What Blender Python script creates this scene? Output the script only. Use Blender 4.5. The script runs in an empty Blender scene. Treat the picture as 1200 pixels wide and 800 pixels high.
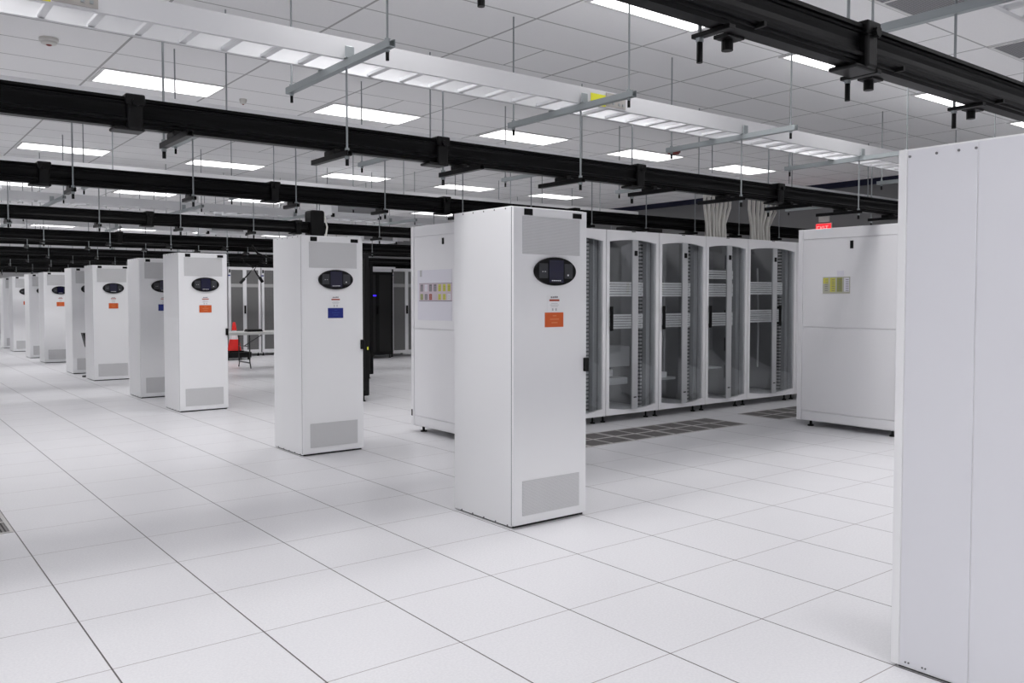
import bpy, bmesh, math, random
from mathutils import Vector, Matrix
random.seed(7)
C = bpy.context.scene.collection
S = 0.6096
R = math.radians

# ------------------------------------------------------------------ materials
def mat(name, col, rough=.5, metal=0., spec=.5, emit=None, es=0.):
    m = bpy.data.materials.new(name); m.use_nodes = True
    b = m.node_tree.nodes['Principled BSDF']
    b.inputs['Base Color'].default_value = (*col, 1)
    b.inputs['Roughness'].default_value = rough
    b.inputs['Metallic'].default_value = metal
    b.inputs['Specular IOR Level'].default_value = spec
    if emit:
        b.inputs['Emission Color'].default_value = (*emit, 1)
        b.inputs['Emission Strength'].default_value = es
    return m

def N(m, t, **kw):
    n = m.node_tree.nodes.new(t)
    for k, v in kw.items(): setattr(n, k, v)
    return n
def L(m, a, b): m.node_tree.links.new(a, b)
def math_(m, op, a, b=None, c=None):
    n = N(m, 'ShaderNodeMath', operation=op)
    for i, v in enumerate((a, b, c)):
        if v is None: continue
        if isinstance(v, (int, float)): n.inputs[i].default_value = v
        else: L(m, v, n.inputs[i])
    return n.outputs[0]
def line_mask(m, coord, pitch, off, width):
    """1 within width/2 of coord = off + k*pitch"""
    a = math_(m, 'ADD', coord, -off + pitch*0.5)
    f = math_(m, 'FLOORED_MODULO', a, pitch)
    d = math_(m, 'ABSOLUTE', math_(m, 'SUBTRACT', f, pitch*0.5))
    return math_(m, 'LESS_THAN', d, width*0.5)
def mixcol(m, fac, a, b):
    n = N(m, 'ShaderNodeMix', data_type='RGBA')
    if isinstance(fac, (int, float)): n.inputs[0].default_value = fac
    else: L(m, fac, n.inputs[0])
    for i, v in ((6, a), (7, b)):
        if isinstance(v, tuple): n.inputs[i].default_value = (*v, 1)
        else: L(m, v, n.inputs[i])
    return n.outputs[2]

def mk_floor():
    m = mat('floor_tiles', (.7, .7, .72), .3, 0, .35)
    b = m.node_tree.nodes['Principled BSDF']
    g = N(m, 'ShaderNodeNewGeometry'); sx = N(m, 'ShaderNodeSeparateXYZ'); L(m, g.outputs['Position'], sx.inputs[0])
    x, y = sx.outputs[0], sx.outputs[1]
    la = line_mask(m, x, S, 0, .0065); lb = line_mask(m, y, S, 0, .0042)
    no = N(m, 'ShaderNodeTexNoise'); no.inputs['Scale'].default_value = 90; no.inputs['Detail'].default_value = 3
    L(m, g.outputs['Position'], no.inputs['Vector'])
    wn = N(m, 'ShaderNodeTexWhiteNoise', noise_dimensions='2D')
    cx = math_(m, 'FLOOR', math_(m, 'DIVIDE', x, S)); cy = math_(m, 'FLOOR', math_(m, 'DIVIDE', y, S))
    cv = N(m, 'ShaderNodeCombineXYZ'); L(m, cx, cv.inputs[0]); L(m, cy, cv.inputs[1]); L(m, cv.outputs[0], wn.inputs['Vector'])
    sp = N(m, 'ShaderNodeMapRange'); sp.inputs[1].default_value = .35; sp.inputs[2].default_value = .65
    L(m, no.outputs[0], sp.inputs[0])
    base = mixcol(m, sp.outputs[0], (.66, .66, .685), (.72, .72, .74))
    base = mixcol(m, math_(m, 'MULTIPLY', wn.outputs[0], .25), base, (.66, .66, .69))
    c = mixcol(m, lb, base, (.22, .19, .19)); c = mixcol(m, la, c, (.07, .06, .06))
    L(m, c, b.inputs['Base Color'])
    no2 = N(m, 'ShaderNodeTexNoise'); no2.inputs['Scale'].default_value = 3; L(m, g.outputs['Position'], no2.inputs['Vector'])
    rr = N(m, 'ShaderNodeMapRange'); rr.inputs[3].default_value = .24; rr.inputs[4].default_value = .40
    L(m, no2.outputs[0], rr.inputs[0]); L(m, rr.outputs[0], b.inputs['Roughness'])
    return m
CPX, CPY, CX0, CY0 = 1.194, .603, 3.535, -.152
def mk_ceiling():
    m = mat('ceiling_tiles', (.72, .72, .72), .9, 0, .1)
    b = m.node_tree.nodes['Principled BSDF']
    g = N(m, 'ShaderNodeNewGeometry'); sx = N(m, 'ShaderNodeSeparateXYZ'); L(m, g.outputs['Position'], sx.inputs[0])
    x, y = sx.outputs[0], sx.outputs[1]
    la = line_mask(m, x, CPX, CX0, .022); lb = line_mask(m, y, CPY, CY0, .016)
    # some cells carry an extra tee in the middle
    wn = N(m, 'ShaderNodeTexWhiteNoise', noise_dimensions='2D')
    cx = math_(m, 'FLOOR', math_(m, 'DIVIDE', math_(m, 'SUBTRACT', x, CX0), CPX)); cy = math_(m, 'FLOOR', math_(m, 'DIVIDE', math_(m, 'SUBTRACT', y, CY0), CPY))
    cv = N(m, 'ShaderNodeCombineXYZ'); L(m, cx, cv.inputs[0]); L(m, cy, cv.inputs[1]); L(m, cv.outputs[0], wn.inputs['Vector'])
    lm = line_mask(m, x, CPX, CX0 + CPX/2, .016)
    lm = math_(m, 'MULTIPLY', lm, math_(m, 'GREATER_THAN', wn.outputs[0], .8))
    no = N(m, 'ShaderNodeTexNoise'); no.inputs['Scale'].default_value = 60; L(m, g.outputs['Position'], no.inputs['Vector'])
    base = mixcol(m, no.outputs[0], (.82, .82, .825), (.87, .87, .875))
    ln = math_(m, 'MAXIMUM', math_(m, 'MAXIMUM', la, lb), lm)
    L(m, mixcol(m, ln, base, (.42, .42, .42)), b.inputs['Base Color'])
    return m
def mk_perf(name, base, hole, pitch, r, axes='XZ', rough=.5):
    """perforated sheet: round holes on a square lattice in object space"""
    m = mat(name, base, rough)
    b = m.node_tree.nodes['Principled BSDF']
    t = N(m, 'ShaderNodeTexCoord'); sx = N(m, 'ShaderNodeSeparateXYZ'); L(m, t.outputs['Object'], sx.inputs[0])
    ds = []
    for a in axes:
        c = sx.outputs['XYZ'.index(a)]
        f = math_(m, 'SUBTRACT', math_(m, 'FLOORED_MODULO', c, pitch), pitch/2)
        ds.append(math_(m, 'MULTIPLY', f, f))
    d = math_(m, 'LESS_THAN', math_(m, 'ADD', ds[0], ds[1]), r*r)
    L(m, mixcol(m, d, base, hole), b.inputs['Base Color'])
    return m
def mk_glass():
    m = bpy.data.materials.new('tinted_glass'); m.use_nodes = True
    nt = m.node_tree; nt.nodes.clear()
    o = N(m, 'ShaderNodeOutputMaterial'); tr = N(m, 'ShaderNodeBsdfTransparent'); gl = N(m, 'ShaderNodeBsdfGlossy')
    tr.inputs[0].default_value = (.91, .92, .925, 1); gl.inputs['Roughness'].default_value = .03
    gl.inputs[0].default_value = (.9, .93, .95, 1)
    f = N(m, 'ShaderNodeLayerWeight'); f.inputs[0].default_value = .5      # reflectance from the angle, same on both faces of a pane
    p5 = math_(m, 'POWER', f.outputs['Facing'], 5.0)
    mx = N(m, 'ShaderNodeMixShader'); L(m, math_(m, 'MULTIPLY_ADD', p5, .90, .075), mx.inputs[0]); L(m, tr.outputs[0], mx.inputs[1]); L(m, gl.outputs[0], mx.inputs[2])
    L(m, mx.outputs[0], o.inputs[0])
    return m

WHITE = mat("white_enamel", (.86, .865, .88), .42, 0, .4)
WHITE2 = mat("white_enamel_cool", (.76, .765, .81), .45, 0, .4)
RACKW = mat('rack_white', (.83, .83, .85), .4, 0, .4)
GREYIN = mat('rack_interior_grey', (.24, .24, .25), .6)
STILE = mat('grey_stile', (.46, .47, .485), .45)
RAILH = mk_perf('slotted_rail', (.42, .42, .43), (.02, .02, .02), .0445, .012, 'ZZ')
PERF = mk_perf('perforated_white', (.66, .665, .675), (.44, .44, .45), .0075, .0024, 'XZ')
MESHD = mk_perf('perforated_grey', (.20, .20, .20), (.08, .08, .08), .018, .006, 'XZ', .6)
MESHB = mk_perf('perforated_black', (.004, .004, .004), (.002, .002, .002), .018, .006, 'XZ', .6)
BLACK = mat('black_plastic', (.003, .003, .0033), .4, 0, .2)
BLACKM = mat('black_anodised', (.0022, .0022, .0026), .36, .0, .11)
BLACKR = mat('black_rack_paint', (.004, .004, .0045), .5, 0, .25)
DARK = mat('dark_gap', (.02, .02, .02), .8)
SEAM = mat('panel_seam', (.16, .16, .17), .7)
FAINT = mat('faint_label', (.50, .50, .52), .5)
SCREEN = mat('lcd_dark_blue', (.006, .006, .03), .12)
PADG = mat('keypad_grey', (.03, .032, .038), .4)
LED = mat('white_marks', (.75, .75, .75), .5)
ORANGE = mat('orange_tag', (.62, .10, .012), .5)
BLUE = mat('blue_tag', (.004, .015, .20), .45)
ORLINE = mat('tag_print', (.75, .30, .12), .5)
BLLINE = mat('tag_print_blue', (.03, .07, .32), .5)
PAPER = mat('paper', (.74, .735, .80), .7)
PRINT = mat('print_grey', (.22, .20, .22), .7)
RED_PR = mat('print_red', (.40, .06, .03), .7)
YEL = mat('yellow_sticker', (.60, .58, .10), .6)
YELB = mat('yellow_print', (.62, .62, .01), .6)
BEIGE = mat('beige_sheet', (.46, .46, .38), .6)
OLIVE = mat('olive_sticker', (.30, .32, .10), .6)
PINK = mat('pink_sticker', (.60, .52, .58), .6)
ALU = mat('ladder_aluminium', (.70, .705, .72), .38, .55)
GALV = mat('galvanised_steel', (.34, .37, .38), .42, .7)
PLATE = mat('joint_plate', (.42, .40, .38), .5, .6)
RODM = mat('threaded_rod_zinc', (.30, .32, .33), .45, .7)
CABLE = mat('white_cable', (.66, .65, .61), .6)
CONE = mat('cone_red', (.68, .012, .008), .5)
CONEW = mat('cone_band', (.7, .66, .68), .4)
TABLE = mat('table_top', (.55, .55, .54), .5)
LEG = mat('table_leg', (.025, .025, .025), .4)
WALL = mat('wall_paint', (.55, .55, .56), .8)
WALLD = mat('wall_paint_grey', (.20, .20, .205), .85)
BLUEB = mat('blue_fascia', (.020, .022, .042), .8, 0, .1)
GRATE = mat('grate_frame', (.50, .49, .48), .5, .1)
LOUV = mat('grate_louver', (.17, .16, .16), .6, .1)
UNIT = mat('unit_white', (.80, .81, .83), .4)
UNITG = mat('unit_grey', (.40, .41, .43), .6)
EXITR = mat('exit_glow', (.9, .02, .02), .5, 0, .5, (1, .012, .02), 2.2)
EXITL = mat('exit_letters', (.9, .3, .3), .5, 0, .5, (1, .10, .09), 3.0)
BLED = mat('blue_lamp', (.02, .01, .5), .4, 0, .5, (.05, .02, 1), 1.6)
GRN = mat('yellow_lamp', (.5, .5, .02), .5, 0, .5, (.8, .85, .1), .4)
LIGHT = mat('lit_diffuser', (.9, .9, .9), .6, 0, .2, (1, .985, .99), 2.6)
FRAME = mat('light_trim', (.7, .7, .7), .5)
GLASS = mk_glass()
PANELW = mat('panel_white', (.90, .90, .91), .4)
VENT = mk_perf('vent_grey', (.30, .30, .31), (.14, .14, .15), .02, .008, 'XY', .8)
CREAM = mat('cream_plastic', (.62, .61, .58), .5)
REDP = mat('red_plastic', (.20, .02, .015), .5)

# ------------------------------------------------------------------ mesh helpers
class MB:
    def __init__(s): s.bm = bmesh.new()
    def box(s, x0, x1, y0, y1, z0, z1, bev=0):
        r = bmesh.ops.create_cube(s.bm, size=1)
        vs = r['verts']
        bmesh.ops.scale(s.bm, vec=(x1-x0, y1-y0, z1-z0), verts=vs)
        bmesh.ops.translate(s.bm, vec=((x0+x1)/2, (y0+y1)/2, (z0+z1)/2), verts=vs)
        if bev:
            es = list({e for v in vs for e in v.link_edges})
            bmesh.ops.bevel(s.bm, geom=es, offset=bev, segments=2, affect='EDGES', profile=.5)
        return s
    def tube(s, pts, r, n=8, r2=None):
        pts = [Vector(p) for p in pts]; rings = []
        for i, p in enumerate(pts):
            d = (pts[min(i+1, len(pts)-1)] - pts[max(i-1, 0)]).normalized()
            u = d.cross(Vector((0, 0, 1)) if abs(d.z) < .95 else Vector((1, 0, 0))).normalized(); v = d.cross(u)
            rr = r if r2 is None else r + (r2-r)*i/(len(pts)-1)
            rings.append([s.bm.verts.new(p + rr*(math.cos(2*math.pi*k/n)*u + math.sin(2*math.pi*k/n)*v)) for k in range(n)])
        for a, b in zip(rings, rings[1:]):
            for k in range(n): s.bm.faces.new((a[k], a[(k+1) % n], b[(k+1) % n], b[k]))
        s.bm.faces.new(rings[0][::-1]); s.bm.faces.new(rings[-1]); return s
    def lathe(s, prof, n=24, c=(0, 0, 0)):
        rings = []
        for r, z in prof: rings.append([s.bm.verts.new((c[0]+r*math.cos(2*math.pi*k/n), c[1]+r*math.sin(2*math.pi*k/n), c[2]+z)) for k in range(n)])
        for a, b in zip(rings, rings[1:]):
            for k in range(n): s.bm.faces.new((a[k], a[(k+1) % n], b[(k+1) % n], b[k]))
        s.bm.faces.new(rings[0][::-1]); s.bm.faces.new(rings[-1]); return s
    def prism(s, prof, a0, a1, axis='X'):
        """extrude closed 2-D profile along an axis"""
        def P(u, v, a): return {'X': (a, u, v), 'Y': (u, a, v), 'Z': (u, v, a)}[axis]
        A = [s.bm.verts.new(P(u, v, a0)) for u, v in prof]; B = [s.bm.verts.new(P(u, v, a1)) for u, v in prof]
        n = len(prof)
        for k in range(n): s.bm.faces.new((A[k], A[(k+1) % n], B[(k+1) % n], B[k]))
        s.bm.faces.new(A[::-1]); s.bm.faces.new(B); return s
    def warp(s, f):
        for v in s.bm.verts: v.co = f(v.co)
        return s
    def build(s, name, m, parent=None, smooth=False, loc=None):
        bmesh.ops.recalc_face_normals(s.bm, faces=s.bm.faces)
        me = bpy.data.meshes.new(name); s.bm.to_mesh(me); s.bm.free()
        if smooth:
            for p in me.polygons: p.use_smooth = True
            me.set_sharp_from_angle(angle=R(40))
        me.materials.append(m)
        o = bpy.data.objects.new(name, me); C.objects.link(o)
        if parent: o.parent = parent
        if loc: o.location = loc
        return o
def bx(name, m, parent, x0, x1, y0, y1, z0, z1, bev=0): return MB().box(x0, x1, y0, y1, z0, z1, bev).build(name, m, parent)
def tag(o, label, cat, group=None):
    o['label'] = label; o['category'] = cat
    if group: o['group'] = group
    return o
def thing(name, label, cat, loc=(0, 0, 0), group=None, rz=0):
    o = bpy.data.objects.new(name, None); C.objects.link(o); o.location = loc; o.rotation_euler.z = rz
    o.empty_display_size = .1
    return tag(o, label, cat, group)
def struct(name, mb, m):
    o = mb.build(name, m); o['kind'] = 'structure'; return o
def inst(src, parent, loc):
    c = src.copy(); C.objects.link(c); c.parent = parent; c.location = loc; return c
def copy_tree(o, parent=None):
    c = o.copy(); C.objects.link(c)
    if parent: c.parent = parent
    for ch in list(o.children): copy_tree(ch, c)
    return c
ORD = ['first', 'second', 'third', 'fourth', 'fifth', 'sixth', 'seventh', 'eighth', 'ninth', 'tenth', 'eleventh', 'twelfth']

# ------------------------------------------------------------------ room shell
H = 3.62
X0, X1, Y0, Y1 = -7.5, 14.2, -10.5, 33.0
struct('floor', MB().box(X0, X1, Y0, Y1, -.1, 0), mk_floor())
struct('ceiling', MB().box(X0, X1, Y0, Y1, H, H+.1), mk_ceiling())
struct('wall_right', MB().box(X1, X1+.1, Y0, Y1, 0, H), WALLD)
struct('wall_left', MB().box(X0-.1, X0, Y0, Y1, 0, H), WALL)
struct('wall_back', MB().box(X0, X1, Y1, Y1+.1, 0, H), WALL)
struct('wall_front', MB().box(X0, X1, Y0-.1, Y0, 0, H), WALL)
struct('trim_1', MB().box(X1-.12, X1, Y0, Y1, 3.52, H), BLUEB)

# ------------------------------------------------------------------ ceiling lights
rows_y = [-5.9, -1.58, 3.12, 7.95, 12.72, 17.6, 22.85, 27.6, -9.2]  # first row shifted and last row added, both unseen, to brighten cabinet fronts
proto_light = None
LAMP, SPREAD = 21.6, 138
seen = {1: [1, 2, 3, 4], 2: [0, 1, 2, 3, 4], 3: [0, 1, 2, 3, 4], 4: [0, 1, 2, 3, 4], 6: [0, 1, 2, 3]}
rown = {1: 'nearest row, beyond the close black busway', 2: 'row just behind the big silver cable ladder', 3: 'row behind the widest black busway',
        4: 'small far row behind the second black busway', 6: 'farthest row, a thin bright strip'}
for r, y in enumerate(rows_y):
    for k in range(-3, 5):
        x = 1.767 + 2.388*k
        if r in seen and k in seen[r]:
            i = seen[r].index(k); n = len(seen[r])
            lab = 'lit ceiling panel, %s from left in the %s' % (ORD[i] if i else 'first', rown[r]); g = 'ceiling light panels'
        else:
            lab = 'lit rectangular ceiling panel outside the picture or hidden by overhead trays'; g = 'unseen ceiling light panels'
        if proto_light is None:
            t = thing('ceiling_light', lab, 'light', (x, y, H), g)
            f = MB(); hx, hy = .597, .30
            f.box(-hx, hx, -hy, -hy+.028, -.012, -.001).box(-hx, hx, hy-.028, hy, -.012, -.001)
            f.box(-hx, -hx+.028, -hy+.028, hy-.028, -.012, -.001).box(hx-.028, hx, -hy+.028, hy-.028, -.012, -.001)
            f.build('frame', FRAME, t)
            bx('diffuser', LIGHT, t, -hx+.028, hx-.028, -hy+.028, hy-.028, -.008, -.001)
            ld = bpy.data.lights.new('lamp', 'AREA'); ld.shape = 'RECTANGLE'; ld.size = 1.12; ld.size_y = .52
            ld.energy = LAMP; ld.spread = R(SPREAD); ld.color = (1, .985, .99)
            lo = bpy.data.objects.new('lamp', ld); C.objects.link(lo); lo.parent = t; lo.location = (0, 0, -.014)
            proto_light = t
        else:
            t = copy_tree(proto_light); t.location = (x, y, H); tag(t, lab, 'light', g)

# ------------------------------------------------------------------ cable ladders with their trapeze hangers
LZ0, LZ1, LW = 2.81, 2.928, .30
GX = [1.53 + 1.835*k for k in range(-3, 7)]
rung_proto = None
def channel(mb, y0, y1, x, z0, z1, w=.041):
    """strut channel along y, open side up, with lips"""
    h = w/2; t = .004
    mb.box(x-h, x+h, y0, y1, z0, z0+t).box(x-h, x-h+t, y0, y1, z0+t, z1).box(x+h-t, x+h, y0, y1, z0+t, z1)
    mb.box(x-h+t, x-h+.011, y0, y1, z1-t, z1).box(x+h-.011, x+h-t, y0, y1, z1-t, z1)
    return mb
def ladder(y, x0, x1, label, near, far, tlabel, seen_x, plates=()):
    global rung_proto
    t = thing('cable_ladder', label, 'cable ladder', (x0, y, LZ0), 'silver cable ladders under the ceiling')
    for (n, a, b) in (('near', 0, -1), ('far', LW, 1)):
        mb = MB().box(0, x1-x0, a-.002, a+.002, 0, LZ1-LZ0)
        d = .022 if n == 'near' else -.022
        lo, hi = sorted((a, a+d))
        mb.box(0, x1-x0, lo, hi, 0, .004).box(0, x1-x0, lo, hi, LZ1-LZ0-.004, LZ1-LZ0)
        mb.build('side_rail', ALU, t)
    n = int((x1-x0)/.2286); off = (1.6 - x0) % .2286
    for i in range(min(n, 95)):
        if rung_proto is None:
            rung_proto = MB().box(-.018, .018, .004, LW-.004, .008, .03, .003).build('rung', ALU, t, loc=(off, 0, 0))
        else: inst(rung_proto, t, (off + i*.2286, 0, 0))
    for px in plates:
        p = bx('joint_plate', PLATE, t, px-x0-.10, px-x0+.10, -.007, -.003, .012, LZ1-LZ0-.008)
        for q in (-.07, -.03, .03, .07): bx('bolt', GALV, p, px-x0+q-.008, px-x0+q+.008, -.013, -.008, .03, .046)
        bx('yellow_label', YELB, t, px-x0-.25, px-x0-.105, -.005, -.003, .006, .088)
    # trapezes
    for i, gx in enumerate([g for g in GX if x0 < g < x1]):
        vis = gx in seen_x
        lab = tlabel.replace('#', ORD[seen_x.index(gx)]) if vis else 'galvanised strut hanger under a far cable ladder, hidden behind other trays'
        h = thing('trapeze_hanger', lab, 'hanger', (gx, 0, 0), 'strut hangers of the cable ladders' if vis else 'hidden strut hangers')
        channel(MB(), near-.05, far+.05, 0, LZ0-.043, LZ0-.002).build('strut', GALV, h)
        for yy in (near, far):
            rd = MB().tube([(0, yy, LZ0-.10), (0, yy, H)], .0065, 8).build('rod', RODM, h)
            MB().tube([(0, yy, LZ0-.004), (0, yy, LZ0+.012)], .014, 6).build('nut', GALV, rd); MB().tube([(0, yy, LZ0-.058), (0, yy, LZ0-.045)], .014, 6).build('nut', GALV, rd)
            MB().tube([(0, yy, LZ0-.105), (0, yy, LZ0-.062)], .010, 8).build('end_cap', BLACK, rd)
        for yy, sg in ((y-.02, -1), (y+LW+.02, 1)):
            MB().box(-.028, .028, yy-.02, yy+.02, LZ0-.002, LZ0+.004).box(-.028, .028, yy-.003, yy+.003, LZ0, LZ0+.07, .002).build('hold_down_clip', GALV, h)
    return t
ladder(-4.42, -2, 13, 'silver cable ladder, a corner of it showing at the top right edge of the picture', -4.95, -3.62, '# galvanised strut at top right, above the close black busway', [GX[4]])
ladder(-1.47, -6, 13, 'large silver cable ladder running across the top of the picture, with yellow labels', -1.92, -.68, '# galvanised strut from left under the large silver cable ladder', GX[3:7], plates=(.10, 3.69))
ladder(.66, -6, 12, 'silver cable ladder seen as a thin bright edge above the widest black busway', .52, 1.80, '# small strut from left, its tip just under the widest black busway', GX[3:7])
ladder(4.37, -6, 10.1, 'silver cable ladder seen as a bright band above the second black busway', 4.05, 5.5, '# far strut from left below the second black busway', GX[3:6])
ladder(7.6, -6, 11, 'pale cable ladder behind the second busway, above the third', 6.75, 8.5, '# far strut hanger from left, above the third black busway', GX[3:6])
ladder(9.4, -6, 4.6, 'cable ladder showing as a white line on top of the third black busway', 9.2, 10.1, '# distant strut hanger from left above the third busway', GX[3:5])
ladder(11.8, -6, 10, 'distant cable ladder between the third and fourth black busways', 11.5, 12.6, '# distant strut hanger from left below the third busway', GX[3:5])
ladder(20.2, -6, 12, 'farthest cable ladder, a thin broken white line just above the cabinets', 20.0, 20.8, '# strut hanger from left on the farthest cable ladder', [])

# ------------------------------------------------------------------ black busways
BZ, BH, BW = 2.318, .142, .055
half = [(BW*.55, -.006), (BW*.60, .008), (BW*.72, .010), (BW*.74, .020), (BW*.95, .022), (BW, .026), (BW*1.02, .036), (BW*.90, .038), (BW*.74, .044), (BW*.66, .060), (BW*.64, .080), (BW*.70, .098), (BW*.82, .108), (BW*.98, .110), (BW*1.02, .116), (BW*.84, .119), (BW*.84, .124), (BW*1.04, .127), (BW*1.04, BH)]
prof = [(-a, b) for a, b in half] + [(a, b) for a, b in half[::-1]]
def flush_hanger(t, rx, ry, a0, a1, top):
    MB().box(rx-.016, rx+.016, a0, a1, -.022, -.006, .003).build('hanger_arm', BLACK, t)
    rd = MB().tube([(rx, ry, -.03), (rx, ry, top-BZ)], .0065, 8).build('hanger_rod', RODM, t)
    MB().tube([(rx, ry, -.034), (rx, ry, -.022)], .014, 6).build('nut', GALV, rd)
    MB().tube([(rx, ry, -.105), (rx, ry, -.036)], .0105, 8).build('end_cap', BLACK, rd)
    c = MB().box(rx+.07, rx+.16, .02, .085, -.014, 0, .003).tube([(rx+.115, .06, -.05), (rx+.115, .06, -.012)], .02, 10)
    c.box(rx+.135, rx+.15, -.075, .06, .006, .024, .002).build('bracket', BLACK, t)
def busway(y, x0, x1, label, rods, joints, top, flush=False):
    t = thing('busway', label, 'busway', (0, y, BZ), 'black overhead busways')
    MB().prism(prof, x0, x1).build('housing', BLACKM, t)
    for jx in joints:
        j = MB().box(jx-.038, jx+.038, -BW-.016, BW+.016, -.018, BH+.012, .012)
        j.box(jx-.048, jx+.048, -BW-.022, BW+.022, BH-.04, BH+.016, .008).box(jx-.10, jx+.05, -BW-.004, BW+.004, -.026, -.008, .008)
        j = j.build('joint_clamp', BLACK, t)
        MB().tube([(jx, -BW-.04, BH*.80), (jx, -BW-.02, BH*.80)], .02, 8).build('bolt', BLACK, j)
    for (rx, ry, a0, a1) in rods:
        if flush:
            flush_hanger(t, rx, ry, a0, a1, top); continue
        h = channel(MB(), a0, a1, rx, -.058, -.028, .034).box(rx-.022, rx+.022, -BW-.012, BW+.012, -.03, -.002, .004).build('hanger_arm', BLACK, t)
        rd = MB().tube([(rx, ry, -.09), (rx, ry, top-BZ)], .0065, 8).build('hanger_rod', RODM, t)
        MB().tube([(rx, ry, -.03), (rx, ry, -.012)], .014, 6).build('nut', GALV, rd); MB().tube([(rx, ry, -.076), (rx, ry, -.060)], .014, 6).build('nut', GALV, rd)
        MB().tube([(rx, ry, -.114), (rx, ry, -.077)], .0105, 8).build('end_cap', BLACK, rd)
    return t
hx = lambda a, b, st=1: [1.53 + .9175*k for k in range(a, b, st)]
# close busway, upper right
b0 = busway(-4.115, -3, 12.5, 'close-up black busway cutting across the top right corner', [(x, .085, -.05, .11) for x in hx(-2, 7)], [2.36, 5.9], H, True)
b0.location.z += .022
rods = [(x, -.19, -.22, .26) for x in hx(-6, 11, 2)] + [(x, .19, -.26, .22) for x in hx(-7, 11, 2)]
busway(-1.26, -6, 13, 'widest black busway crossing the whole picture in front of the ladder-hung rods', rods, [.40, 2.28, 4.12, 5.95], LZ0+.03)
busway(1.42, -6, 13, 'second black busway from front, ending behind the nearest white cabinet', [(x, -.085, -.12, .17) for x in hx(-3, 10)], [.42, 2.26, 4.1, 5.9], LZ0+.03)
b3 = busway(4.82, -6, 13, 'third black busway, above the blue-tagged cabinets', [(x, -.10, -.14, .14) for x in hx(-1, 10)], [2.1, 4.0], LZ0+.03)
busway(8.37, -6, 13, 'fourth black busway, low over the far cabinets', [(x, -.10, -.14, .14) for x in hx(-1, 8)], [2.6], LZ0)
ol = ['fifth', 'sixth', 'seventh', 'eighth', 'ninth', 'tenth', 'eleventh']
for i, y in enumerate((9.85, 13.5, 16.0, 18.7, 21.5, 24.5, 27.6)):
    busway(y, -6, 13, '%s black busway counted from the front, in the dark band of far trays' % ol[i], [(x, -.10, -.14, .14) for x in hx(-1, 7)], [], 2.9)

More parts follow.
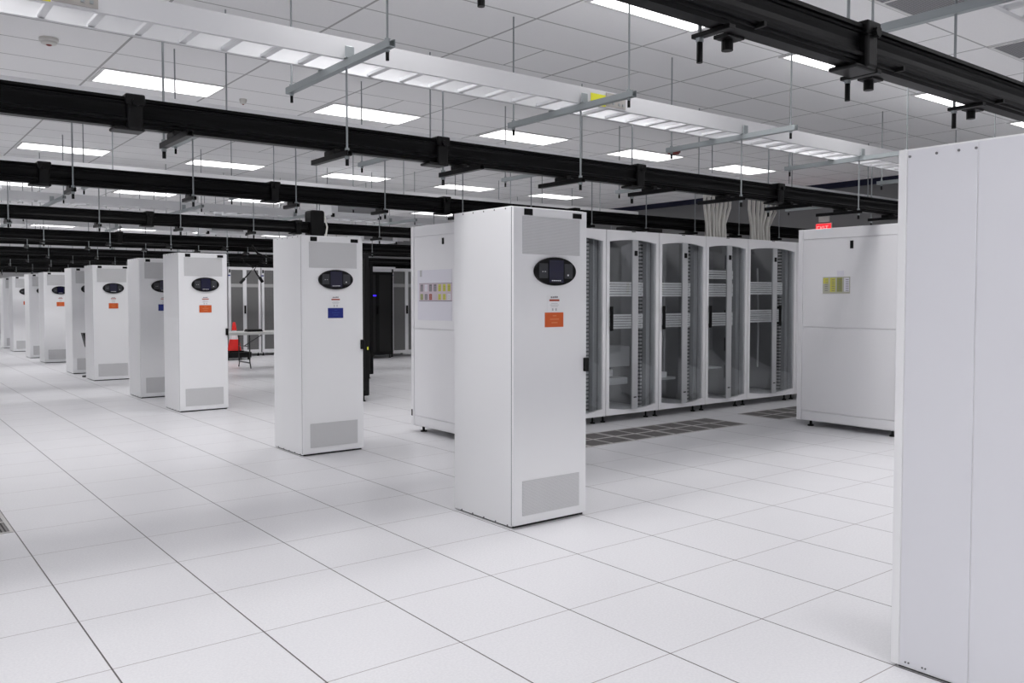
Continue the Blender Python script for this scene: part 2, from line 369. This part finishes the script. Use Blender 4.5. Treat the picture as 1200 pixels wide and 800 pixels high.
# ------------------------------------------------------------------ power cabinets with oval display (row receding left)
def oval(cx, cz, rx, rz, y0, y1, n=40):
    return MB().prism([(cx+rx*math.cos(2*math.pi*k/n), cz+rz*math.sin(2*math.pi*k/n)) for k in range(n)], y0, y1, 'Y')
def pdu(loc, label, tagm, tagl, seams=False):
    W = .612; D = .61 if seams else .65; t = thing('power_cabinet', label, 'cabinet', loc, 'white power cabinets with oval displays')
    b = MB().box(0, W, .026, D, .008, 2.005, .004)
    b.build('body', WHITE, t)
    bx('base', DARK, t, .012, W-.012, .02, .6, 0, .012)
    if seams:
        bx('side_panel', WHITE2, t, -.004, .002, .335, .588, .015, 1.998, .0015)
        bx('side_panel', WHITE2, t, -.004, .002, .03, .331, .015, 1.998, .0015)
        s = MB()
        for yy in (.34, .40, .48, .58):
            s.tube([(-.007, yy, 1.975), (-.003, yy, 1.975)], .005, 8)
        for yy in (.565, .553, .50, .488, .3, .29): s.tube([(-.007, yy, .03), (-.003, yy, .03)], .0035, 8)
        s.build('screws', SEAM, t)
        bx('rear_trim', WHITE, t, -.004, W, .592, .625, .01, 2.005, .003)
    else:
        s = MB()
        for k in range(5): s.tube([(-.003, .08+k*.115, 1.992), (.001, .08+k*.115, 1.992)], .005, 8)
        for k in range(5): s.tube([(-.003, .06+k*.125, .014), (.001, .06+k*.125, .014)], .006, 8)
        s.build('screws', SEAM, t)
    d = bx('door', WHITE, t, .001, W-.001, 0, .022, .018, 2.0, .003)
    bx('hinge_gap', SEAM, t, .002, W-.002, .021, .027, .02, 1.998)
    g = bx('upper_grille', PERF, d, .07, .548, -.003, .001, 1.712, 1.946)
    g = bx('lower_grille', PERF, d, .07, .548, -.003, .001, .072, .292)
    bx('badge', BLACK, d, .083, .148, -.006, .001, 1.952, 1.992, .002)
    bx('badge', BLACK, d, .487, .562, -.006, .001, 1.952, 1.984, .002)
    p = oval(.330, 1.606, .172, .090, -.018, 0).build('display_panel', BLACK, d)
    bx('screen', SCREEN, p, .272, .392, -.0205, -.017, 1.535, 1.678)
    bx('keypad', PADG, p, .190, .262, -.0195, -.017, 1.562, 1.655, .001)
    bx('keypad', PADG, p, .402, .472, -.0195, -.017, 1.562, 1.655, .001)
    m = MB()
    for k in range(5): m.box(.292+k*.016, .303+k*.016, -.0225, -.0205, 1.545, 1.551)
    m.box(.425, .437, -.0215, -.0195, 1.578, 1.588).box(.214, .224, -.0215, -.0195, 1.602, 1.606).box(.234, .244, -.0215, -.0195, 1.602, 1.606)
    m.build('indicator_marks', LED, p)
    l = bx('notice_label', WHITE, d, .275, .385, -.002, .001, 1.352, 1.455)
    m = MB().box(.300, .312, -.0032, -.002, 1.437, 1.447).box(.316, .328, -.0032, -.002, 1.437, 1.447).box(.332, .344, -.0032, -.002, 1.438, 1.449).box(.348, .358, -.0032, -.002, 1.438, 1.449)
    m.build('print', PRINT, l)
    MB().box(.288, .372, -.0032, -.002, 1.417, 1.429).build('print_band', RED_PR, l)
    m = MB()
    for k, w in enumerate((.055, .075, .06)): m.box(.330-w/2, .330+w/2, -.0028, -.002, 1.402-k*.010, 1.405-k*.010)
    m.box(.310, .322, -.0028, -.002, 1.356, 1.372).box(.338, .350, -.0028, -.002, 1.356, 1.372)
    m.build('print_lines', FAINT, l)
    tg = bx('orange_tag' if tagm is ORANGE else 'blue_tag', tagm, d, .252, .406, -.004, .001, 1.252, 1.345, .001)
    m = MB()
    for k, w in enumerate((.03, .075, .05)): m.box(.330-w/2, .330+w/2, -.0048, -.004, 1.322-k*.022, 1.326-k*.022)
    m.build('tag_print', tagl, tg)
    bx('door_handle', BLACK, d, W-.028, W+.004, -.022, .002, .955, 1.045, .004)
    return t
O = (ORANGE, ORLINE); B_ = (BLUE, BLLINE)
pdu((2.440, -4.878, 0), 'white cabinet filling the right edge, seen from its blank panelled side', *O, seams=True)
pdu((2.464, -1.825, 0), 'nearest complete white cabinet in the middle, with orange tag', *O)
pdu((2.452, 1.235, 0), 'white cabinet with blue tag, second back, left of the centre one', *B_)
pdu((2.480, 4.945, 0), 'white cabinet with orange tag, third back, beside the blue-tagged one in shade', *O)
pdu((2.500, 6.82, 0), 'shaded white cabinet with blue tag partly hidden behind the third cabinet', *B_)
pdu((2.545, 9.98, 0), 'white cabinet with orange tag, standing left of the shaded blue-tagged one', *O)
pdu((2.540, 11.7, 0), 'shaded far cabinet with a black stand in front of it', *B_)
pdu((2.610, 15.05, 0), 'far white cabinet with orange tag, second bright one from left edge', *O)
pdu((2.605, 16.95, 0), 'dim far cabinet squeezed between two brighter orange-tagged ones', *B_)
pdu((2.660, 19.95, 0), 'farthest bright cabinet with orange tag near the left edge', *O)
pdu((2.68, 21.9, 0), 'sliver of the farthest shaded cabinet at the left picture edge', *B_)

# ------------------------------------------------------------------ row-end cabinets seen on their broad side
def end_cabinet(loc, y_len, xd, label, kind):
    t = thing('end_cabinet', label, 'cabinet', loc, 'white row-end cabinets')
    Z0, Z1 = .065, 2.20
    bx('body', RACKW, t, .006, xd, 0, y_len, Z0, Z1, .004)
    grooves = (2.085, 1.112, .172)
    zs = [Z0+.006] + sorted(grooves) + [Z1-.004]
    for a, b in zip(zs, zs[1:]):
        bx('side_panel', RACKW, t, -.004, .008, .06, y_len-.06, a+.004, b-.004, .002)
    bx('corner_post', RACKW, t, -.008, .02, 0, .055, Z0, Z1, .004); bx('corner_post', RACKW, t, -.008, .02, y_len-.055, y_len, Z0, Z1, .004)
    for yy in (.12, y_len-.14):
        f = MB().lathe([(.035, 0), (.035, .012), (.014, .018), (.014, .07)], 12, (.06, yy, 0)).build('foot', BLACK, t, True)
    for yy in (.12, y_len-.14):
        MB().lathe([(.035, 0), (.035, .012), (.014, .018), (.014, .07)], 12, (xd-.08, yy, 0)).build('foot', BLACK, t, True)
    return t
Y1a, Y1b = 1.0, 1.955
t = end_cabinet((4.04, Y1a, 0), Y1b-Y1a, 1.10, 'tall white cabinet with long sticker sheet, left behind the centre cabinet', 1)
Lx = lambda y: y - Y1a
bx('latch', BLACK, t, -.012, -.002, Lx(1.315), Lx(1.345), 1.985, 2.05, .002)
bx('hinge', BLACK, t, -.012, .002, Lx(1.93), Lx(1.952), .165, .235, .003)
s = bx('paper_sheet', PAPER, t, -.0065, -.004, Lx(1.17), Lx(1.82), 1.205, 1.73)
bx('faint_label', FAINT, t, -.0075, -.0062, Lx(1.735), Lx(1.775), 1.66, 1.73)
st = bx('sticker_sheet', PINK, t, -.0085, -.0065, Lx(1.165), Lx(1.785), 1.405, 1.592)
m = MB().box(-.0098, -.0085, Lx(1.165), Lx(1.785), 1.403, 1.410).box(-.0098, -.0085, Lx(1.165), Lx(1.785), 1.586, 1.590)
m.build('sheet_border', PRINT, st)
cols = [(PRINT, OLIVE), (PAPER, PRINT), (PRINT, RED_PR), (PRINT, PINK), (YEL, YEL), (YEL, YEL), (YEL, PAPER)]
for i, (a, b) in enumerate(cols):
    yc = Lx(1.735 - i*.086)
    bx('sticker', a, st, -.0095, -.0085, yc-.026, yc+.026, 1.505, 1.578)
    bx('sticker', b, st, -.0095, -.0085, yc-.026, yc+.026, 1.418, 1.478)
    m = MB()
    for k in range(3): m.box(-.0100, -.0095, yc-.018, yc+.014, 1.515+k*.018, 1.520+k*.018).box(-.0100, -.0095, yc-.016, yc+.016, 1.428+k*.016, 1.432+k*.016)
    m.build('sticker_print', FAINT if i < 4 else OLIVE, st)
Y2a, Y2b = -1.555, -.345
t = end_cabinet((7.725, Y2a, 0), Y2b-Y2a, .70, 'tall white cabinet below the red exit sign, small yellow sticker sheet on it', 2)
Lx = lambda y: y - Y2a
bx('latch', BLACK, t, -.012, -.002, Lx(-1.005), Lx(-.97), 1.965, 2.05, .002)
bx('paper_note', PAPER, t, -.0065, -.004, Lx(-.90), Lx(-.82), 1.67, 1.73)
st = bx('sticker_sheet', BEIGE, t, -.0085, -.0065, Lx(-.975), Lx(-.655), 1.485, 1.665)
for i, mm in enumerate((OLIVE, YEL, OLIVE, PAPER)):
    yc = Lx(-.69 - i*.082)
    bx('sticker', YEL if i < 2 else mm, st, -.0097, -.0085, yc-.030, yc+.030, 1.505 + (.09 if i == 0 else 0), 1.655)
    m = MB()
    for k in range(6): m.box(-.0105, -.0097, yc-.024, yc+.010, 1.515+k*.023, 1.522+k*.023)
    m.build('sticker_print', PRINT, st)

# ------------------------------------------------------------------ glass-door server cabinets
def glass_rack(x0, w, label, panels, handle_side=0, dark=False, front=1.03):
    t = thing('server_cabinet', label, 'cabinet', (x0, front, 0), 'glass-door server cabinets')
    Z0, Z1, D = .085, 2.215, .95
    b = MB().box(.003, .02, .03, D, Z0, Z1-.01).box(w-.02, w-.003, .03, D, Z0, Z1-.01).box(.02, w-.02, .03, .16, Z1-.03, Z1-.006).box(.02, w-.02, D-.16, D, Z1-.03, Z1-.006).box(.02, w-.02, .03, D, Z0, Z0+.02)
    b.build('body', RACKW, t)
    bx('back_panel', GREYIN, t, .02, w-.02, D-.02, D-.002, Z0+.02, Z1-.03)
    for fx in (.06, w-.10):
        MB().lathe([(.03, 0), (.03, .012), (.012, .018), (.012, .09)], 12, (fx, .10, 0)).build('foot', BLACK, t, True)
        MB().lathe([(.03, 0), (.03, .012), (.012, .018), (.012, .09)], 12, (fx, D-.12, 0)).build('foot', BLACK, t, True)
    bow = .05; c = w/2; sl = .052
    bend = lambda v: Vector((v.x, v.y - bow*max(0, 1-((v.x-c)/(c-sl))**2), v.z))
    zt, zb = Z1-.135, Z0+.085   # corners of the opening
    arch = lambda x: .03*max(0, 1-((x-c)/(c-sl))**2)
    f = MB()
    f.box(.004, sl, -.012, .026, Z0+.004, Z1-.002).box(w-sl, w-.004, -.012, .026, Z0+.004, Z1-.002)
    n = 20; xs = [sl + (w-2*sl)*k/n for k in range(n+1)]
    for a, bb in zip(xs, xs[1:]):
        for (za0, za1, zb0, zb1) in ((zt+arch(a), Z1-.002, zt+arch(bb), Z1-.002), (Z0+.004, zb-arch(a), Z0+.004, zb-arch(bb))):
            P = []
            for (xx, l, h) in ((a, za0, za1), (bb, zb0, zb1)):
                yy = -.012
                P.append([f.bm.verts.new((xx, yy, l)), f.bm.verts.new((xx, yy, h)), f.bm.verts.new((xx, .026, h)), f.bm.verts.new((xx, .026, l))])
            for k in range(4): f.bm.faces.new((P[0][k], P[0][(k+1) % 4], P[1][(k+1) % 4], P[1][k]))
            f.bm.faces.new(P[0]); f.bm.faces.new(P[1][::-1])
    d = f.build('door', RACKW, t)
    # shelf lip that carries the bowed glass
    def slab(xa, xb, y0, y1, za, zb_, name, m, n=8):
        s_ = MB(); q = [xa+(xb-xa)*k/n for k in range(n+1)]
        fr = []
        for xx in q:
            yy = -bow*max(0, 1-((xx-c)/(c-sl))**2)
            fr.append([s_.bm.verts.new((xx, yy+y0, za-arch(xx))), s_.bm.verts.new((xx, yy+y0, zb_+arch(xx))), s_.bm.verts.new((xx, yy+y1, zb_+arch(xx))), s_.bm.verts.new((xx, yy+y1, za-arch(xx)))])
        for p, r_ in zip(fr, fr[1:]):
            for k in range(4): s_.bm.faces.new((p[k], p[(k+1) % 4], r_[(k+1) % 4], r_[k]))
        s_.bm.faces.new(fr[0]); s_.bm.faces.new(fr[-1][::-1])
        return s_.build(name, m, d, True)
    sw = .048
    slab(sl, c-sw, .012, .017, zb, zt, 'pane', GLASS, 14); slab(c+sw, w-sl, .012, .017, zb, zt, 'pane', GLASS, 14)
    stl = slab(c-sw, c+sw, .004, .024, zb, zt, 'stile', STILE, 2)
    yb = -bow+.004
    bx('lock_badge', BLACK, d, c-.022, c+.022, yb-.012, yb, 1.925, 1.985, .004)
    bx('vent_slot', BLACK, d, c-.03, c+.03, -.0155, -.011, Z1-.014, Z1-.006)
    bx('lower_latch', BLACK, d, c-.022, c+.022, yb-.006, yb, .272, .286, .002)
    hxp = sl+.012 if handle_side == 0 else c+sw+.02
    ho = 0 if handle_side == 0 else -bow
    hd = MB().box(hxp-.02, hxp+.02, ho-.045, ho-.022, 1.06, 1.34, .005).box(hxp-.012, hxp+.012, ho-.022, ho+.012, 1.08, 1.11).box(hxp-.012, hxp+.012, ho-.022, ho+.012, 1.29, 1.32)
    hd.build('door_handle', BLACK, d)
    # inside: lining, rails, cables
    bx('side_lining', GREYIN, t, .0205, .024, .10, D-.03, Z0+.03, Z1-.05); bx('side_lining', GREYIN, t, w-.0245, w-.0205, .10, D-.03, Z0+.03, Z1-.05)
    rnd = random.Random(int(x0*100))
    for k in range(6):
        cx_ = .17 + rnd.random()*(w-.42); cy_ = .30 + rnd.random()*.3
        MB().tube([(cx_, cy_, Z0+.25+rnd.random()*.3), (cx_+.02*rnd.random(), cy_, 1.0), (cx_+.05*(rnd.random()-.5), cy_+.02, 1.5+rnd.random()*.5)], .008+.006*rnd.random(), 6).build('patch_cable', rnd.choice((STILE, GREYIN, CABLE)), t, True)
    for rx in (.115, w-.155):
        bx('mounting_rail', RAILH, t, rx, rx+.04, .15, .19, Z0+.03, Z1-.05)
    bx('cable_channel', STILE, t, w-.10, w-.03, .10, .16, Z0+.03, Z1-.05)
    m = MB()
    for k in range(5): m.box(w-.030, w-.0235, .22, .34, .35+k*.37, .53+k*.37)
    m.build('side_slots', DARK, t)
    for (z, hgt) in panels:
        p = bx('patch_panel', PANELW, t, .125, w-.13, .125, .148, z, z+hgt, .002)
        mm = MB().box(.15, w-.16, .121, .125, z+hgt*.45, z+hgt*.55)
        mm.box(.165, .185, .119, .125, z+hgt*.3, z+hgt*.7)
        mm.build('slot_line', DARK, p)
    return t
three = lambda z: [(z+k*.0585, .052) for k in range(3)]
G2 = three(1.455) + three(1.075)
def extras(t, w, kind):
    if kind == 1:
        bx('power_strip', RACKW, t, .20, .27, .55, .60, .9, 1.9); bx('shelf', RACKW, t, .10, .36, .35, .60, 1.845, 1.87)
        bx('server_unit', GREYIN, t, .13, .60, .20, .80, .62, .86, .003); bx('server_unit', STILE, t, .18, .62, .25, .80, .40, .48, .003)
        bx('cable_tray', RACKW, t, .12, .42, .30, .70, .50, .58, .003)
    if kind == 2:
        m = MB()
        for k in range(7): m.tube([(.14+.03*k, .5, 1.62), (.15+.03*k, .48, 1.75), (.2+.035*k, .55, 1.95)], .012, 6)
        m.build('cable_loops', CABLE, t); bx('shelf', STILE, t, .12, .66, .3, .8, .40, .43); bx('server_unit', RACKW, t, .14, .50, .3, .8, .43, .50, .003)
    if kind == 3:
        bx('shelf', STILE, t, .10, .66, .25, .8, .50, .52)
glass_rack(5.165, .879, 'glass-door cabinet half hidden by the centre cabinet\'s right edge', three(1.55)[:0])
extras(glass_rack(6.047, .878, 'leftmost whole glass-door server cabinet with dark block low inside', G2), .878, 1)
extras(glass_rack(6.928, .865, 'second whole glass-door server cabinet, grey cables looped at top inside', G2), .865, 2)
extras(glass_rack(7.796, .852, 'third glass-door server cabinet, five white panels stacked in its upper half', [(1.685, .05), (1.745, .05)] + G2), .852, 3)
glass_rack(8.652, 1.10, 'darkest glass-door server cabinet, handle on its right leaf, last whole one', [(z+.03, h) for z, h in G2], 1)
glass_rack(9.756, .90, 'sliver of glass-door cabinet against the white cabinet under the exit sign', G2)

# ------------------------------------------------------------------ ventilated floor tiles
def grate(x, y, label, g):
    t = thing('floor_grate', label, 'floor grate', (x, y, 0), g)
    f = MB(); w = S-.006; b = .018
    f.box(.003, w, .003, .003+b, .0005, .004).box(.003, w, w-b, w, .0005, .004).box(.003, .003+b, .003+b, w-b, .0005, .004).box(w-b, w, .003+b, w-b, .0005, .004)
    f.box(w/2-.012, w/2+.012, .003+b, w-b, .0005, .004).box(.003+b, w/2-.012, w/2-.012, w/2+.012, .0005, .004).box(w/2+.012, w-b, w/2-.012, w/2+.012, .0005, .004)
    f.build('grate_frame', GRATE, t)
    bx('grate_well', DARK, t, .02, w-.02, .02, w-.02, .0002, .001)
    f = MB()
    for i in range(26):
        xx = .03 + i*.0215
        if abs(xx+.006-w/2) < .02: continue
        f.box(xx, xx+.012, .022, w-.022, .001, .003)
    f.build('louvers', LOUV, t)
proto = None
go = ['first', 'second', 'third', 'fourth', 'fifth', 'sixth']
for n, i in enumerate((7, 8, 9, 10, 11)):
    grate(i*S, 0.012, '%s dark floor grate from left in front of the glass-door cabinets' % go[n], 'floor grates before the glass doors')
for n, i in enumerate((13, 14, 15)):
    grate(i*S, 0.012, '%s dark floor grate from left in the shade beside the right white cabinet' % go[n], 'floor grates before the glass doors')
grate(-S, 0.0, 'floor grate cut off at the left picture edge', None)

# ------------------------------------------------------------------ far cabinets
def mesh_rack(x, y, w, label, black=False, h=2.19, g='distant mesh-door cabinets'):
    t = thing('mesh_door_cabinet', label, 'cabinet', (x, y, 0), g)
    bm_, dm = (BLACKR, MESHB) if black else (RACKW, MESHD)
    bx('body', bm_, t, 0, w, .025, 1.0, .08, h, .004)
    for fx in (.05, w-.05):
        for fy in (.08, .9): MB().lathe([(.03, 0), (.03, .012), (.012, .018), (.012, .085)], 10, (fx, fy, 0)).build('foot', BLACK, t, True)
    d = MB().box(.004, .06, 0, .022, .09, h-.005).box(w-.06, w-.004, 0, .022, .09, h-.005).box(.06, w-.06, 0, .022, h-.07, h-.005).box(.06, w-.06, 0, .022, .09, .16).box(w/2-.045, w/2+.045, -.002, .022, .16, h-.07).build('door', bm_, t)
    bx('mesh_leaf', dm, d, .06, w/2-.045, .006, .012, .16, h-.07); bx('mesh_leaf', dm, d, w/2+.045, w-.06, .006, .012, .16, h-.07)
    if not black:
        bx('cross_bar', mat('bar_grey', (.42, .42, .42), .5), d, .06, w-.06, .001, .008, 1.70, 1.78)
        bx('lock_badge', BLACK, d, .012, .05, -.01, 0, 2.05, 2.13, .004)
        bx('blue_label', BLUE, d, -.01, .05, -.004, 0, 1.97, 2.0)
    bx('door_handle', BLACK, d, w/2-.02, w/2+.02, -.035, -.002, 1.05, 1.25, .004)
    return t
mesh_rack(5.66, 14.5, .81, 'distant white mesh-door cabinet mostly hidden behind the third orange-tagged cabinet')
mesh_rack(6.52, 14.5, .81, 'distant white mesh-door cabinet directly behind the red traffic cone')
mesh_rack(7.36, 14.5, .81, 'distant white mesh-door cabinet behind the right part of the folding table')
mesh_rack(9.66, 12.1, .86, 'white-framed cabinet with dark mesh door, far back in the dark gap', h=2.15)
a = mesh_rack(4.30, 4.52, .62, 'near black cabinet showing as a thin strip right of the blue-tagged cabinet', True, 2.05, 'black cabinets in the dark gap')
bx('yellow_lamp', GRN, a, .585, .60, -.008, .0, .72, .76)
bb = mesh_rack(5.94, 7.45, .66, 'middle black cabinet in the dark gap, its foot just right of the nearer strip', True, 2.05, 'black cabinets in the dark gap')
a = mesh_rack(8.72, 11.85, .84, 'farthest black cabinet with a small blue lamp, directly left of the white-framed one', True, 2.05, 'black cabinets in the dark gap')
bx('blue_lamp', BLED, a, .20, .38, -.012, -.002, 1.475, 1.505)
t = thing('cable_shelf', 'white shelf lying on top of the farthest black cabinet', 'shelf', (8.62, 11.85, 2.052))
MB().box(0, 1.0, -.02, .6, .08, .12, .004).box(.12, .9, .02, .5, 0, .08, .004).build('shelf_board', RACKW, t)

# ------------------------------------------------------------------ folding table, cone, platform, stand
t = thing('folding_table', 'grey-topped folding table with black legs in the far left aisle', 'table', (5.18, 10.75, 0))
bx('tabletop', TABLE, t, 0, 1.83, 0, .76, .69, .745, .012)
for xx in (.45, 1.60):
    l = MB()
    for yy in (.08, .68): l.tube([(xx, yy, .705), (xx, yy, .16), (xx, yy-.02, .10), (xx, yy-.06 if yy < .3 else yy+.02, .012)], .014, 8)
    l.tube([(xx, .08, .12), (xx, .68, .12)], .014, 8).tube([(xx, .08, .45), (xx, .68, .45)], .010, 8)
    l.tube([(xx, .38, .45), (xx+(.42 if xx < 1 else -.42), .38, .70)], .010, 8).build('leg_frame', LEG, t, True)
o = MB().box(-.16, .16, -.11, .11, 0, .022, .004).box(-.15, .15, -.10, .10, .022, .05, .01).build('notebook', BLACK, None, loc=(5.80, 11.05, .7455))
tag(o, 'dark flat notebook lying on the folding table', 'notebook')
PX, PY = 6.34, 13.65
t = thing('platform_cart', 'low black platform cart under the traffic cone', 'cart', (PX, PY, 0))
bx('deck', BLACKR, t, -.30, .30, -.30, .30, .05, .18, .01)
for xx in (-.24, .24):
    for yy in (-.24, .24): MB().tube([(xx-.012, yy, .025), (xx+.012, yy, .025)], .025, 14).box(xx-.016, xx+.016, yy-.012, yy+.012, .025, .052).build('caster', BLACK, t)
t = thing('traffic_cone', 'red traffic cone with pale band on the black cart', 'cone', (PX, PY, .1805))
bx('base', BLACK, t, -.17, .17, -.17, .17, 0, .03, .008)
MB().lathe([(.160, .03), (.105, .29)], 24).build('lower_cone', CONE, t, True)
MB().lathe([(.090, .29), (.050, .50)], 24).build('pale_band', CONEW, t, True)
MB().lathe([(.060, .50), (.03, .68), (.022, .69)], 24).build('tip', CONE, t, True)
t = thing('black_stand', 'black stand with wide head in front of the shaded far cabinet', 'stand', (2.675, 10.95, 0))
MB().lathe([(.13, 0), (.13, .02), (.05, .035), (.045, .40), (.045, .56)], 20).build('pole', BLACK, t, True)
MB().prism([(-.06, .54), (.06, .54), (.12, .80), (-.12, .80)], -.10, .10, 'Y').build('head', BLACK, t)

# ------------------------------------------------------------------ cable bundles falling onto the glass-door cabinets
def bundle(x, y, w, label, spread):
    t = thing('cable_bundle', label, 'cables', (x, y, 2.215), 'pale cable bundles')
    for k in range(14):
        u = k/13; row = k % 2
        xb = (u-.5)*w*.80; xt = (u-.5)*w*1.0 + spread*(u-.2)
        yt = .03*row
        MB().tube([(xb, row*.04, 0), (xb+.02*math.sin(k*2.1), row*.04+.01, .2), (xt, yt, .42), (xt+.01, yt, .60)], .017 + .006*((k*7) % 3)/2, 8).build('cable', CABLE, t, True)
bundle(8.22, 1.19, .50, 'wide bundle of pale cables dropping onto the third glass-door cabinet', .06)
bundle(9.17, 1.19, .52, 'bundle of pale cables dropping onto the darkest glass-door cabinet, fanned out', .12)

# ------------------------------------------------------------------ hanging power whips, overhead units, small ceiling things
def whip(pts, label, plug=True):
    t = thing('power_whip', label, 'cable', pts[0], 'black power cords hanging from the busways')
    q = [tuple(Vector(p)-Vector(pts[0])) for p in pts]
    MB().tube(q, .018, 8).build('cord', BLACK, t, True)
    e = Vector(q[-1]); d = (e-Vector(q[-2])).normalized()
    MB().tube([e, e+d*.05, e+d*.14], .035, 10).build('plug', BLACK, t, True)
whip([(6.45, 13.42, 2.35), (6.55, 13.42, 2.22), (6.74, 13.45, 2.14), (6.62, 13.42, 2.0), (6.50, 13.40, 1.88)], 'left black power cord with plug hanging before the far mesh-door cabinets')
whip([(6.95, 13.42, 2.35), (6.84, 13.42, 2.2), (6.74, 13.40, 2.1), (6.80, 13.40, 2.0), (6.86, 13.40, 1.92)], 'right black power cord hanging before the far mesh-door cabinets')
whip([(4.72, 8.30, 2.34), (4.80, 8.24, 2.20), (5.0, 8.22, 2.12), (5.2, 8.25, 2.18), (5.25, 8.3, 2.34)], 'short loop of black cord under the fourth busway')
tb = MB().box(4.15, 4.35, -.13, .10, -.12, .30, .03).build('tap_box', BLACK, b3)
MB().tube([(4.34, -.10, .28), (4.38, -.13, .08), (4.35, -.12, -.12)], .012, 8).build('pull_cord', CABLE, tb)
tb = MB().box(10.25, 10.95, -.25, .25, -.22, .40, .02).build('feed_box', BLACKR, b3)
bx('cover', BLACK, tb, 10.32, 10.88, -.262, -.25, -.17, .34, .006)

def unit(x0, x1, y, z0, z1, label):
    t = thing('overhead_unit', label, 'air unit', (x0, y, z0), 'white overhead air units')
    w, h, d = x1-x0, z1-z0, .55
    bx('case', UNIT, t, 0, w, .01, d, 0, h, .01)
    MB().box(0, .12*w, -.01, .012, 0, h, .004).box(w-.12*w, w, -.01, .012, 0, h, .004).box(.12*w, w-.12*w, -.01, .012, 0, h*.32, .004).build('front_frame', UNIT, t)
    bx('grille', VENT, t, .12*w, w-.12*w, 0, .012, h*.32, h)
    for xx in (.03, w-.03): bx('corner_foot', BLACK, t, xx-.025, xx+.025, -.012, .04, -.03, .03, .005)
    for xx in (.05, w-.05):
        MB().tube([(xx, .25, h), (xx, .25, H-z0)], .006, 6).build('hanging_rod', RODM, t)
unit(5.58, 6.52, 7.0, 2.81, 2.99, 'white overhead air unit above the blue-tagged cabinet, right of its light')
unit(4.71, 5.54, 10.6, 2.70, 2.84, 'smaller white overhead air unit left above the blue-tagged cabinet')
unit(8.0, 8.95, 10.6, 2.66, 2.80, 'white overhead air unit low behind the blue-tagged cabinet top, at right')

t = thing('junction_box', 'long grey box hung above the third busway, left of the blue-tagged cabinet', 'box', (4.36, 8.75, 2.86))
bx('case', UNITG, t, 0, 1.24, 0, .32, 0, .14, .006); bx('cover', UNITG, t, .03, 1.21, -.008, 0, .02, .12, .003)
for xx in (.1, 1.14): MB().tube([(xx, .16, .14), (xx, .16, H-2.86)], .006, 6).build('hanging_rod', RODM, t)

def detector(x, y, label, m, r=.055):
    t = thing('smoke_detector', label, 'detector', (x, y, H))
    MB().lathe([(r*.45, -.055), (r*.8, -.045), (r*.85, -.03), (r, -.022), (r, 0)], 20).build('housing', m, t, True)
    MB().lathe([(r*.2, -.062), (r*.35, -.054)], 12).build('lens', REDP if m is not REDP else BLACK, t, True)
detector(.60, 2.13, 'cream smoke detector on the ceiling at upper left, under the ladder', CREAM, .075)
detector(2.70, 3.28, 'tiny white ceiling sensor right of the large upper-left light', CREAM, .04)
detector(9.0, 2.62, 'dark red ceiling sounder between two lights, upper right of the middle', REDP, .10)

for cx_, lab in ((5.327, 'dark grey return-air ceiling tile at the very top, above the galvanised strut'), (7.715, 'dark grey return-air ceiling tile at the right edge above the close busway')):
    t = thing('ceiling_vent', lab, 'vent', (cx_, -2.866, H))
    MB().box(-.58, .58, -.29, -.265, -.01, -.001).box(-.58, .58, .265, .29, -.01, -.001).box(-.58, -.555, -.265, .265, -.01, -.001).box(.555, .58, -.265, .265, -.01, -.001).box(-.012, .012, -.265, .265, -.01, -.001).build('frame', FRAME, t)
    bx('grille', VENT, t, -.555, .555, -.265, .265, -.006, -.001)

# exit sign on the right wall
t = thing('exit_sign', 'glowing red exit sign above the right white cabinet', 'sign', (X1-.03, 3.36, 2.66))
bx('housing', CREAM, t, 0, .03, -.17, .17, 0, .22, .006)
bx('lit_face', EXITR, t, -.012, 0, -.155, .155, .01, .20)
m = MB()
def letter(segs, yo):
    for (a0, a1, b0, b1) in segs: m.box(-.016, -.012, yo-a1, yo-a0, .045+b0, .045+b1)
h = .12; w = .05; s_ = .014
letter([(0, s_, 0, h), (0, w, 0, s_), (0, w, h/2-s_/2, h/2+s_/2), (0, w, h-s_, h)], .135)
for sg in (1, -1):
    r = bmesh.ops.create_cube(m.bm, size=1)['verts']
    bmesh.ops.scale(m.bm, vec=(.004, .014, .128), verts=r); bmesh.ops.rotate(m.bm, cent=(0, 0, 0), matrix=Matrix.Rotation(sg*.40, 3, 'X'), verts=r)
    bmesh.ops.translate(m.bm, vec=(-.014, .042, .105), verts=r)
letter([(0, s_, 0, h)], -.005)
letter([(0, w+.01, h-s_, h), (w/2-s_/2+.005, w/2+s_/2+.005, 0, h)], -.045)
m.build('letters', EXITL, t)
bx('canopy_box', CREAM, t, 0, .06, -.11, .11, .24, .36, .006)

# ------------------------------------------------------------------ camera and view
cd = bpy.data.cameras.new('camera'); cam = bpy.data.objects.new('camera', cd); C.objects.link(cam)
F, CXP, CYP, YAW, PITCH = 996.28, 589.26, 384.14, 37.516, -2.031
cd.sensor_width = 36; cd.lens = F/1200*36
cd.shift_x = (600-CXP)/1200; cd.shift_y = -(400-CYP)/1200
cam.location = (-.7763, -5.9368, 1.4388)
cam.rotation_euler = (R(90+PITCH), 0, R(-YAW))
cd.clip_start = .05
sc = bpy.context.scene; sc.camera = cam
w = bpy.data.worlds.new('world'); sc.world = w; w.use_nodes = True
w.node_tree.nodes['Background'].inputs[0].default_value = (.5, .5, .52, 1); w.node_tree.nodes['Background'].inputs[1].default_value = .1
sc.view_settings.view_transform = 'Standard'; sc.view_settings.look = 'None'; sc.view_settings.gamma = 1; sc.view_settings.use_curve_mapping = False
sc.view_settings.exposure = 0.0
sc.cycles.use_denoising = True
sc.cycles.max_bounces = 8; sc.cycles.diffuse_bounces = 4; sc.cycles.glossy_bounces = 3; sc.cycles.transparent_max_bounces = 12
sc.cycles.sample_clamp_indirect = 6
